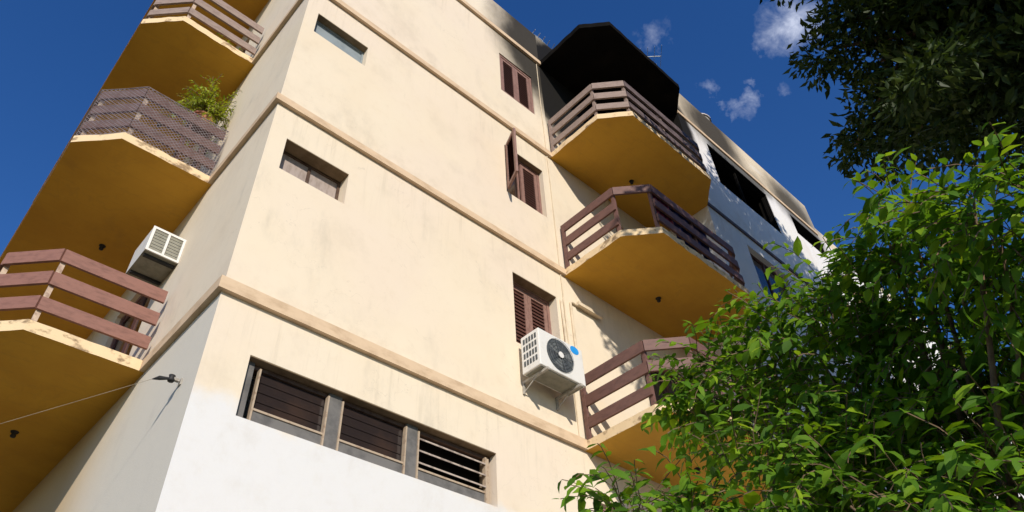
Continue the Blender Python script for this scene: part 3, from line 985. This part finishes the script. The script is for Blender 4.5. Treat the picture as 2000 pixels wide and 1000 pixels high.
# conduit beside the recess, short ledge duct, cable runs
c = MB()
c.tube([(L + .05, -0.02, ZO + 1.3), (L + .05, -0.02, ZO + 2.40), (L + .07, -0.02, ZO + 2.42), (L + .66, -0.02, ZO + 2.42)], 0.02, 8)
c.build('conduit', 'conduit', house)
c = MB()
c.box(L + .16, L + .70, -0.09, -0.045, ZO + 2.39, ZO + 2.45)
c.build('conduit_cover', 'conduit', house)
c = MB()
c.tube([(L - .09, -0.012, ZO + 3.05), (L - .085, -0.012, ZO + 4.6), (L - .09, -0.012, ZO + 5.68)], 0.008, 6)
c.tube([(L - .09, -0.012, ZO + 5.85), (L - .1, -0.012, ZO + 7.4), (L - .09, -0.012, ZO + 8.62)], 0.008, 6)
c.tube([(L - .08, -0.012, ZO + 0.15), (L - .085, -0.012, ZO + 1.4), (L - .09, -0.012, ZO + 2.88)], 0.008, 6)
c.build('cable', 'conduit', house)

# ------------------------------------------------------------------ air conditioner outside unit
AX0, AX1, AY0, AY1, AZ0, AZ1 = 3.70, 4.50, -0.42, -0.10, ZO + 0.60, ZO + 1.15
ac = thing('air_conditioner', (4.1, -0.25, AZ0), 'white outdoor air conditioner unit with round fan and blue sticker below a shuttered window', 'air conditioner')
m = MB()
m.box(AX0, AX1, AY0, AY1, AZ0, AZ1)
m.build('casing', ['plastic'], ac, bevel=0.012)
m = MB()
m.box(AX0 + .03, AX1 - .03, AY0 + .03, AY1 - .03, AZ0 - .012, AZ0 - .001)
m.build('base_pan', 'ac_back', ac)
fc = Vector((4.06, AY0 - 0.004, ZO + 0.875))
fr_ = 0.235
m = MB()                                         # dark fan opening
seg = 32
ring = [(fc.x + fr_ * math.cos(2 * math.pi * k / seg), fc.y, fc.z + fr_ * math.sin(2 * math.pi * k / seg)) for k in range(seg)]
m.mesh(ring, [tuple(range(seg))])
m.build('fan_opening', 'grille', ac)
m = MB()
for k in range(3):
    a0 = k * 2.094 + 0.4
    v = []
    for rr_, da, yy in ((0.05, -.3, -.002), (0.21, -.55, -.006), (0.215, .25, -.003), (0.05, .5, -.002)):
        v.append((fc.x + rr_ * math.cos(a0 + da), fc.y + yy, fc.z + rr_ * math.sin(a0 + da)))
    m.mesh(v, [(0, 1, 2, 3)])
m.build('fan_blades', 'fan', ac)
m = MB()
for k in range(1, 6):                            # wire guard: rings and spokes
    rr_ = fr_ * k / 5
    m.tube([(fc.x + rr_ * math.cos(t * math.pi / 14), fc.y - .012, fc.z + rr_ * math.sin(t * math.pi / 14)) for t in range(29)], 0.003, 4, cap=False)
for k in range(10):
    a0 = k * math.pi / 5
    m.tube([(fc.x + .045 * math.cos(a0), fc.y - .014, fc.z + .045 * math.sin(a0)), (fc.x + fr_ * math.cos(a0), fc.y - .014, fc.z + fr_ * math.sin(a0))], 0.003, 4)
m.build('fan_guard', 'grille', ac)
m = MB()
m.lathe((0, 0, 0), [(0.0, 0.0), (0.045, 0.0), (0.045, 0.014), (0.0, 0.016)], 18)
m.v = [(fc.x + x, fc.y - .016 - zz * .5, fc.z + y) for x, y, zz in m.v]
m.build('fan_hub', 'plastic', ac)
m = MB()
seg = 24
m.mesh([(4.35 + .08 * math.cos(2 * math.pi * k / seg), AY0 - .003, ZO + 1.085 + .06 * math.sin(2 * math.pi * k / seg)) for k in range(seg)], [tuple(range(seg))])
m.build('sticker', 'blue', ac)
m = MB()
for k in range(4):
    for j in range(5):
        m.box(AX0 - .004, AX0 - .001, AY0 + .045 + j * .05, AY0 + .075 + j * .05, AZ0 + .09 + k * .11, AZ0 + .165 + k * .11)
m.build('side_vent', 'grille', ac)
for bxx in (AX0 + .08, AX1 - .14):
    m = MB()
    m.box(bxx, bxx + .035, -0.45, -0.003, AZ0 - .05, AZ0 - .015)
    m.box(bxx + .004, bxx + .031, -0.03, -0.003, AZ0 - .19, AZ0 - .05)
    m.tube([(bxx + .0175, -.24, AZ0 - .045), (bxx + .0175, -.02, AZ0 - .17)], .010, 6)
    m.build('bracket', 'galv', ac)
m = MB()
m.tube([(AX1 - .01, -.18, AZ0 + .15), (AX1 + .08, -.13, AZ0 + .2), (AX1 + .16, -.05, AZ0 + .5), (AX1 + .17, -.03, AZ0 + 1.2), (AX1 + .17, -.02, AZ0 + 1.75)], 0.022, 8)
m.build('refrigerant_pipe', 'conduit', ac, smooth=True)

# window air conditioner hanging out of the side wall over the lowest left balcony
wa = thing('window_air_conditioner', (-0.2, 2.2, ZO + 1.68), 'boxy white window air conditioner sticking out of the side wall above the pink brown railing', 'air conditioner')
bx0, bx1, by0, by1, bz0, bz1 = -0.40, -0.003, 1.94, 2.50, ZO + 1.68, ZO + 2.06
m = MB()
m.box(bx0, bx1, by0, by1, bz0, bz1, 0)
m.mi[4] = 1
m.build('casing', ['plastic', 'ac_back'], wa)
m = MB()
t = 0.028
m.box(bx0 - .004, bx0 + t, by0 - .02, by0 - .002, bz0, bz1 + .004)
m.box(bx1 - t, bx1, by0 - .02, by0 - .002, bz0, bz1 + .004)
m.box((bx0 + bx1) / 2 - t / 2, (bx0 + bx1) / 2 + t / 2, by0 - .02, by0 - .002, bz0 + t, bz1 - t)
m.box(bx0 + t, bx1 - t, by0 - .02, by0 - .002, bz0, bz0 + t)
m.box(bx0 + t, bx1 - t, by0 - .02, by0 - .002, bz1 - t, bz1 + .004)
m.build('grille_frame', 'plastic', wa)
for a, b in ((bx0 + t, (bx0 + bx1) / 2 - t / 2), ((bx0 + bx1) / 2 + t / 2, bx1 - t)):
    m = MB()
    for k in range(7):
        zz = bz0 + t + (bz1 - bz0 - 2 * t) * k / 7
        m.box(a, b, by0 - .008, by0 - .003, zz + .004, zz + .038)
    m.build('vent', 'ac_back', wa)
for yy in (by0 + .05, by1 - .12):
    m = MB()
    m.box(bx0 + .02, bx1 - .01, yy, yy + .04, bz0 - .035, bz0 - .002)
    m.build('bracket', 'black', wa)

# ------------------------------------------------------------------ wall bracket with insulator and service wire
ib = thing('wire_bracket', (0, 0.36, ZO - 0.80), 'small wall bracket with black insulator and clamp on the pale side wall near the corner', 'bracket')
m = MB()
m.box(-0.012, -0.002, 0.33, 0.38, ZO - .825, ZO - .765)
m.box(-0.10, -0.02, 0.34, 0.37, ZO - .80, ZO - .775)
m.build('plate', 'galv', ib)
m = MB()
m.lathe((-0.085, .355, ZO - .80), [(0.0, -.02), (0.026, -.018), (.03, 0), (.022, .02), (.028, .04), (0, .045)], 12)
m.build('insulator', 'black', ib, smooth=True)
m = MB()
m.tube([(-0.09, .36, ZO - .79), (-0.17, .39, ZO - .80), (-0.215, .42, ZO - .815)], [0.010, 0.02, 0.004], 8)
m.build('wedge_clamp', 'black', ib)
far = Vector((-2.9, 6.2, ZO + 0.05))
ws = Vector((-0.215, .42, ZO - .815))
we = Vector((-1.02, 1.5, ZO - 0.95))
d_far = we + (we - ws) * 9
pts = []
for k in range(25):
    s = k / 24
    p = ws.lerp(d_far, s)
    p.z -= 0.35 * math.sin(math.pi * s)
    pts.append(p)
m = MB()
m.tube(pts, 0.0019, 6)
tag(m.build('service_wire', 'wire'), 'thin pale service wire running left from the wall bracket below the lowest balcony', 'wire')

# ------------------------------------------------------------------ leaves


LEAF_V = np.array([(0, 0, 0), (.33, .25, .035), (.36, 0, -.01), (.33, -.25, .035), (.68, .20, .01), (.70, 0, -.045), (.68, -.20, .01), (1.0, 0, -.12)])
LEAF_F = [(0, 2, 1), (0, 3, 2), (1, 2, 5, 4), (2, 3, 6, 5), (4, 5, 7), (5, 6, 7)]
SMALL_V = np.array([(0, 0, 0), (.5, .24, .05), (1, 0, -.06), (.5, -.24, .05)])
SMALL_F = [(0, 2, 1), (0, 3, 2)]


def curled(tv, b, t):
    """the leaf template with more or less curl b and twist t"""
    v = tv.copy()
    v[:, 2] += b * v[:, 0] ** 2 + t * v[:, 0] * v[:, 1]
    return v


CURLS = [(0.0, 0.0), (-.32, .3), (-.16, -.5), (.14, .4), (-.5, -.2)]


def leaves_object(name, mats_, tv, tf, material, parent):
    """one mesh out of many leaf matrices (N,4,4)"""
    A = np.asarray(mats_)
    n = len(A)
    tvh = np.concatenate([tv, np.ones((len(tv), 1))], 1)
    TV = np.stack([np.concatenate([curled(tv, *c_), np.ones((len(tv), 1))], 1) for c_ in CURLS])[np.arange(n) % len(CURLS)]
    V = np.einsum('nij,nkj->nki', A, TV)[:, :, :3].reshape(-1, 3)
    o = np.array([V[:, 0].mean(), V[:, 1].mean(), V[:, 2].min()])
    V = V - o
    k = len(tv)
    loops, starts, tot = [], [], []
    base = np.concatenate([np.array(f) for f in tf])
    sizes = np.array([len(f) for f in tf])
    L_ = (base[None, :] + (np.arange(n) * k)[:, None]).reshape(-1)
    S_ = np.tile(sizes, n)
    me = bpy.data.meshes.new(name)
    me.vertices.add(len(V))
    me.vertices.foreach_set('co', V.reshape(-1))
    me.loops.add(len(L_))
    me.loops.foreach_set('vertex_index', L_.astype(np.int32))
    me.polygons.add(len(S_))
    me.polygons.foreach_set('loop_start', np.concatenate([[0], np.cumsum(S_)[:-1]]).astype(np.int32))
    me.polygons.foreach_set('loop_total', S_.astype(np.int32))
    me.update(calc_edges=True)
    me.validate()
    me.materials.append(M[material])
    ob = bpy.data.objects.new(name, me)
    col.objects.link(ob)
    ob.parent = parent
    ob.location = Vector(o) - WLOC[parent]
    WLOC[ob] = Vector(o)
    return ob


def leaf_matrix(p, d, up, ln, wd):
    x = d.normalized()
    y = up.cross(x)
    if y.length < 1e-4:
        y = Vector((1, 0, 0))
    y.normalize()
    zz = x.cross(y)
    m = np.eye(4)
    m[:3, 0] = np.array(x) * ln
    m[:3, 1] = np.array(y) * ln * wd
    m[:3, 2] = np.array(zz) * ln
    m[:3, 3] = np.array(p)
    return m


def rv(r):
    while True:
        v = Vector((r.uniform(-1, 1), r.uniform(-1, 1), r.uniform(-1, 1)))
        if 0.05 < v.length < 1:
            return v.normalized()


def in_view(p):
    q = Vector(p) - CAM
    zc = q.dot(Vector(RW[2]))
    if zc < 0.2:
        return None
    u = 1000 + 1424.91 * q.dot(Vector(RW[0])) / zc
    v = 500 + 1424.91 * q.dot(Vector(RW[1])) / zc
    return u, v, zc


def spray(r, p, d, n, ln, out, twigs, droop=0.5, wd=0.95):
    """a leafy shoot: a twig bending down with leaves left and right"""
    p = Vector(p)
    d = d.normalized()
    step = ln * 0.42
    pts = [p.copy()]
    for k in range(n):
        d = (d + Vector((0, 0, -droop * 0.16)) + rv(r) * 0.13).normalized()
        p = p + d * step
        pts.append(p.copy())
        side = d.cross(Vector((0, 0, 1)))
        if side.length < .05:
            side = Vector((1, 0, 0))
        side.normalize()
        s = 1 if k % 2 else -1
        ld = (d * 0.55 + side * s * 0.85 + Vector((0, 0, -0.25)) + rv(r) * 0.35).normalized()
        up = (Vector((0, 0, .75)) + toward * 0.75 + rv(r) * 0.6).normalized()
        f = 0.65 + 0.5 * math.sin(math.pi * (k + 1) / (n + 1))
        out.append(leaf_matrix(p, ld, up, ln * f * r.uniform(.6, 1.2), wd * r.uniform(.75, 1.2)))
    twigs.append(pts)


# ------------------------------------------------------------------ sunny tree in front, on the right
rt = random.Random(11)
tree = thing('young_tree', (3.55, -4.0, 0), 'bright green leafy young tree in sunlight in front of the right balconies', 'tree')
LOBES = [(2.09, -2.69, 3.45, .2), (2.22, -2.92, 3.40, .28), (2.46, -3.35, 3.50, .55), (2.36, -3.87, 3.22, .52), (2.37, -4.35, 3.02, .55), (2.45, -4.61, 3.0, .45),
         (3.10, -2.80, 4.80, .30), (3.11, -3.07, 4.82, .40), (3.19, -3.21, 4.40, .55), (3.14, -3.5, 5.02, .40), (3.06, -3.95, 5.0, .32), (3.08, -3.76, 4.57, .65),
         (3.1, -4.15, 4.12, .75), (2.92, -4.45, 4.42, .45), (2.87, -4.75, 4.13, .60), (2.5, -4.82, 4.50, .30), (2.29, -5.18, 4.22, .40), (2.11, -5.42, 4.18, .36),
         (2.06, -5.19, 4.36, .18), (2.59, -5.25, 4.05, .45), (2.87, -4.57, 3.62, .5), (3.5, -4.3, 4.3, .5), (3.4, -3.6, 3.9, .6), (3.0, -5.6, 4.0, .5), (3.3, -5.0, 3.6, .7),
         (1.75, -2.84, 3.38, 0.20), (3.08, -2.55, 4.85, 0.22), (2.48, -4.84, 4.87, 0.25), (2.63, -4.62, 4.80, 0.20), (3.02, -4.17, 4.99, 0.20), (2.87, -3.48, 3.85, 0.50), (2.89, -3.91, 3.68, 0.50)]
fork = Vector((3.45, -4.15, 2.5))
wood = MB()
wood.tube([(3.55, -4.0, -0.05), (3.52, -4.03, .8), (3.47, -4.1, 1.7), fork], [.10, .085, .075, .065], 10)
wood.build('trunk', 'twig', tree, smooth=True)
leaf_m, twigs = [], []
for (x, y, z, rad) in LOBES:
    c0 = Vector((x, y, z))
    mid = fork.lerp(c0, .55) + Vector((rt.uniform(-.1, .1), rt.uniform(-.1, .1), -.12))
    m = MB()
    m.tube([fork - Vector((0, 0, rt.uniform(0, .5))), mid, c0], [.035, .02, .008], 6)
    m.build('limb', 'twig', tree, smooth=True)
    n = int(24 + 205 * rad ** 2.0)
    for k in range(n):
        dd = rv(rt)
        rr_ = rad * rt.random() ** 0.45
        p = c0 + dd * rr_ * 0.7 - Vector((0, 0, .05))
        out_d = (dd + Vector((0, 0, .25)) + rv(rt) * .4).normalized()
        spray(rt, p, out_d, rt.randint(5, 10), rt.uniform(.075, .135), leaf_m, twigs, rt.uniform(.5, 1.3))
tw = MB()
for pts in twigs:
    tw.tube(pts[::3] + [pts[-1]], [.0035] * (len(pts[::3]) + 1), 3, cap=False)
t_o = tw.build('twigs', 'twig', tree)
t_o['kind'] = 'stuff'
# the 300 leaves that show largest stand singly, the rest are the crown
score = []
for i, A in enumerate(leaf_m):
    q = in_view(A[:3, 3])
    s = 0
    if q and 20 < q[0] < 1980 and 20 < q[1] < 980:
        nrm = A[:3, 2] / np.linalg.norm(A[:3, 2])
        v = np.array(Vector(A[:3, 3]) - CAM)
        s = np.linalg.norm(A[:3, 0]) ** 2 * (abs(nrm @ v) / np.linalg.norm(v) + .15) / q[2] ** 2
    score.append(s)
order = np.argsort(score)[::-1]
single = set(int(i) for i in order[:300])
lms = []
for c_ in CURLS:
    lm = bpy.data.meshes.new('leaf')
    lm.from_pydata(curled(LEAF_V, *c_).tolist(), [], LEAF_F)
    lm.materials.append(M['leaf'])
    lms.append(lm)
for i in order[:300]:
    o = bpy.data.objects.new('leaf', lms[int(i) % len(lms)])
    col.objects.link(o)
    o.parent = tree
    A = Matrix([list(r_) for r_ in leaf_m[int(i)]])
    o.matrix_local = Matrix.Translation(-WLOC[tree]) @ A
crown = leaves_object('crown', [a for i, a in enumerate(leaf_m) if i not in single], LEAF_V, LEAF_F, 'leaf', tree)
crown['kind'] = 'stuff'

# ------------------------------------------------------------------ big shady tree, its crown overhanging top right
rb = random.Random(5)
big = thing('shade_tree', (7.4, -9.0, 0), 'large dark leafed tree overhanging the upper right of the view', 'tree')
m = MB()
m.tube([(7.4, -9.0, -.1), (7.35, -9.0, 2.2), (7.2, -8.9, 5.0), (6.9, -8.7, 8.5), (6.6, -8.5, 12.0), (6.4, -8.4, 15.5)], [.42, .34, .30, .25, .17, .06], 12)
m.build('trunk', 'bark', big, smooth=True)
CC, CR = Vector((6.8, -8.6, 12.3)), Vector((4.3, 4.6, 4.6))
BLOBS = []
while len(BLOBS) < 130:
    d = rv(rb)
    f = rb.random() ** .38
    p = CC + Vector((d.x * CR.x, d.y * CR.y, d.z * CR.z)) * f
    BLOBS.append((p, rb.uniform(.7, 1.25)))
# low boughs hanging towards the building
EXTRA = [(Vector((5.34, -4.66, 10.08)), 0.55), (Vector((5.32, -4.48, 10.08)), 0.35), (Vector((5.32, -5.16, 10.12)), 0.70), (Vector((5.15, -5.10, 10.26)), 0.50),
         (Vector((5.74, -5.02, 9.76)), 0.70), (Vector((6.09, -4.70, 9.41)), 0.50), (Vector((6.23, -4.18, 9.20)), 0.35), (Vector((6.32, -4.48, 9.15)), 0.50),
         (Vector((5.70, -5.54, 9.80)), 0.90), (Vector((5.84, -5.19, 8.98)), 0.80), (Vector((6.10, -4.87, 8.69)), 0.50), (Vector((5.86, -5.99, 9.64)), 1.00),
         (Vector((5.92, -5.62, 8.90)), 1.00), (Vector((5.89, -5.30, 8.19)), 0.60), (Vector((5.77, -6.21, 9.01)), 1.00), (Vector((5.82, -5.82, 8.26)), 0.90),
         (Vector((6.13, -5.60, 7.91)), 0.60), (Vector((5.78, -6.32, 8.25)), 1.00), (Vector((6.17, -5.98, 7.84)), 0.80), (Vector((5.38, -6.18, 10.04)), 1.10),
         (Vector((5.40, -5.79, 10.69)), 1.00), (Vector((5.62, -6.75, 9.76)), 1.20), (Vector((7.41, -6.11, 10.21)), 1.20), (Vector((7.15, -5.63, 10.50)), 1.20)]
EXTRA += [(Vector((4.55, -5.35, 7.85)), 0.30), (Vector((4.70, -5.10, 7.95)), 0.28), (Vector((4.75, -5.55, 8.05)), 0.34), (Vector((5.1, -5.6, 8.4)), 0.5)]
for p, rad in BLOBS[:30] + EXTRA[:24:2]:
    a = Vector((7.2, -8.9, 6.0)).lerp(Vector((6.5, -8.5, 13.5)), rb.random())
    mid = a.lerp(p, .5) + Vector((0, 0, .3))
    m = MB()
    m.tube([a, mid, p], [.12, .07, .02], 7)
    m.build('limb', 'bark', big, smooth=True)
bl = []
for p, rad in BLOBS + EXTRA:
    n = int(1000 * rad ** 2.2) if rad > 1.0 else int(540 * rad ** 2.1 + 90)
    for k in range(n):
        d = rv(rb)
        q = p + Vector((d.x, d.y, d.z * .75)) * rad * rb.random() ** .5
        ld = (d + rv(rb) * .8 + Vector((0, 0, -.35))).normalized()
        bl.append(leaf_matrix(q, ld, rv(rb), rb.uniform(.10, .17) if rad < .95 else rb.uniform(.13, .21), .85))
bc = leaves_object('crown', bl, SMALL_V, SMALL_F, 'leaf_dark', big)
bc['kind'] = 'stuff'

# ------------------------------------------------------------------ pot plant behind the netting
rp = random.Random(3)
pz = LV[1] + ST
st_ = thing('plant_stand', (-0.33, 2.05, pz), 'tall dark plant stand behind the netting under the salmon pot', 'stand')
m = MB()
m.box(-.50, -.16, 1.90, 2.22, pz + 1.06, pz + 1.09)
m.build('top', 'shutter', st_)
for sx in (-.48, -.21):
    for sy in (1.92, 2.17):
        m = MB()
        m.box(sx, sx + .03, sy, sy + .03, pz, pz + 1.06)
        m.build('leg', 'shutter', st_)
pp = thing('potted_plant', (-0.33, 2.05, pz + 1.09), 'yellow green bushy plant in salmon pot above the netted balcony rail', 'plant')
m = MB()
m.lathe((-.33, 2.05, pz + 1.09), [(0, 0), (.10, 0), (.15, .22), (.165, .22), (.165, .26), (.14, .26), (.135, .22), (0, .22)], 20)
m.build('pot', 'pot', pp, smooth=False)
lv_, tg = [], []
for k in range(120):
    dd = (rv(rp) * 0.7 + Vector((0, -.1, 1.0))).normalized()
    p = Vector((-.33, 2.06, pz + 1.36)) + Vector((rp.uniform(-.1, .1), rp.uniform(-.1, .1), rp.uniform(-.02, .35)))
    spray(rp, p, dd, rp.randint(12, 24), rp.uniform(.045, .075), lv_, tg, rp.uniform(.3, 1.2), .7)
for k in range(4):
    dd = Vector((rp.uniform(-.6, .5), -.6, .2))
    spray(rp, Vector((-.33, 1.9, pz + 1.3)), dd, 14, .07, lv_, tg, 2.2, .8)
leaves_object('foliage', lv_, LEAF_V, LEAF_F, 'leaf_pot', pp)['kind'] = 'stuff'
tw = MB()
for pts in tg:
    tw.tube(pts[::3] + [pts[-1]], .004, 3, cap=False)
tw.build('stems', 'twig', pp)
# low plants in a trough on the upper left balcony
pz = LV[2] + ST
tp = thing('planter', (-0.55, 2.0, pz), 'long planter with trailing green plants behind the upper left railing', 'planter')
m = MB()
m.box(-.95, -.12, 1.86, 2.06, pz, pz + .2)
m.build('trough', 'pot', tp)
lv_, tg = [], []
for k in range(22):
    dd = (rv(rp) * .7 + Vector((0, -.3, .7))).normalized()
    spray(rp, Vector((rp.uniform(-.9, -.15), 1.95, pz + .22)), dd, rp.randint(6, 11), .07, lv_, tg, rp.uniform(.6, 1.6), .8)
leaves_object('foliage', lv_, LEAF_V, LEAF_F, 'leaf_pot', tp)['kind'] = 'stuff'


# ------------------------------------------------------------------ cloths over the middle right rail
def cloth(name, x0, x1, drop, matn, label, seed):
    rr = random.Random(seed)
    z = LV[1] + 1.085
    nx, nz = 22, 14
    prof = []
    for j in range(nz + 1):
        s = j / nz
        prof.append(s)
    m = MB()
    vs_ = []
    for layer in range(1):
        for i in range(nx + 1):
            u = x0 + (x1 - x0) * i / nx
            wob = 0.02 * math.sin(i * 1.1 + seed) + rr.uniform(-.004, .004)
            for j in range(nz + 1):
                s = (j / nz) * (drop + .32) - .32        # -0.32 inside .. drop outside
                if s < -0.03:
                    y, zz = -1.557 + .10 + wob * .5, z + s
                elif s < .03:
                    y, zz = -1.557 + .075 - s * .8, z - .03
                else:
                    y, zz = -1.557 + .05 + .02 * s + wob * min(1, s * 3), z - s + .03 + .04 * math.sin(i * .35 + seed) * s
                vs_.append((u, y, zz))
    fs = [(i * (nz + 1) + j, (i + 1) * (nz + 1) + j, (i + 1) * (nz + 1) + j + 1, i * (nz + 1) + j + 1) for i in range(nx) for j in range(nz)]
    m.mesh(vs_, fs)
    o = m.build(name, matn, smooth=True)
    sm = o.modifiers.new('thick', 'SOLIDIFY')
    sm.thickness = .006
    return tag(o, label, 'cloth', 'cloths behind the balcony rail')


cloth('hanging_cloth', 5.34, 5.75, .62, 'cloth_red', 'plum red cloth hung behind the middle right balcony rail', 1)
cloth('hanging_cloth', 5.82, 6.75, .80, 'cloth_blue', 'navy blue cloth hung behind the middle right balcony rail', 2)

# ------------------------------------------------------------------ on the roof


def antenna(x, y, z0, h, yaw, label, n=7, ln=0.9):
    a = thing('antenna', (x, y, z0), label, 'antenna', 'rooftop antennas')
    m = MB()
    m.tube([(x, y, z0), (x, y, z0 + h)], .018, 8)
    m.build('mast', 'alu', a)
    d = Vector((math.cos(yaw), math.sin(yaw), .12)).normalized()
    c = Vector((x, y, z0 + h - .05))
    m = MB()
    m.tube([c - d * ln * .4, c + d * ln * .6], .012, 6)
    m.build('boom', 'alu', a)
    s = d.cross(Vector((0, 0, 1))).normalized()
    for k in range(n):
        p = c + d * (ln * (-.4 + k / (n - 1)))
        w = .28 - .02 * k
        m = MB()
        m.tube([p - s * w, p + s * w], .006, 5)
        m.build('rod', 'alu', a)
    return a


ztop = LV[3] + 0.142
antenna(7.0, -1.25, ztop, 1.05, 2.3, 'thin television antenna standing on the burnt canopy edge')
antenna(7.55, -0.85, ztop, 1.2, 0.6, 'second thin television antenna, further along the burnt canopy')
db = thing('fallen_antenna', (4.95, 0.08, PT), 'bent pale antenna lying on the parapet beside the burnt canopy', 'antenna')
m = MB()
m.tube([(4.55, .05, PT + .03), (5.0, .02, PT + .07), (5.5, .08, PT + .05)], .018, 6)
m.build('mast', 'alu', db)
for k in range(5):
    m = MB()
    xx = 4.75 + k * .15
    m.tube([(xx, -.08, PT + .06 + .02 * k), (xx + .06, .22, PT + .10 - .02 * k)], .010, 5)
    m.build('rod', 'alu', db)
TX, TY = 9.72, -0.80
tk = thing('water_tank', (TX, TY, PT - .62), 'pale rounded water tank behind the sooty parapet', 'tank')
m = MB()
m.box(TX - .3, TX + .3, -.95, -.40, PT - .62, PT - .002)
m.build('plinth', 'tank', tk)
m = MB()
m.lathe((TX, TY, PT), [(0, 0), (.26, 0), (.29, .30), (.31, .31)], 28)
m.build('body', 'tank', tk, smooth=True)
m = MB()
m.lathe((TX, TY, PT), [(.325, .305), (.325, .34), (.27, .41), (.16, .46), (.06, .48), (0, .485)], 28)
m.build('lid', 'tank', tk, smooth=True)
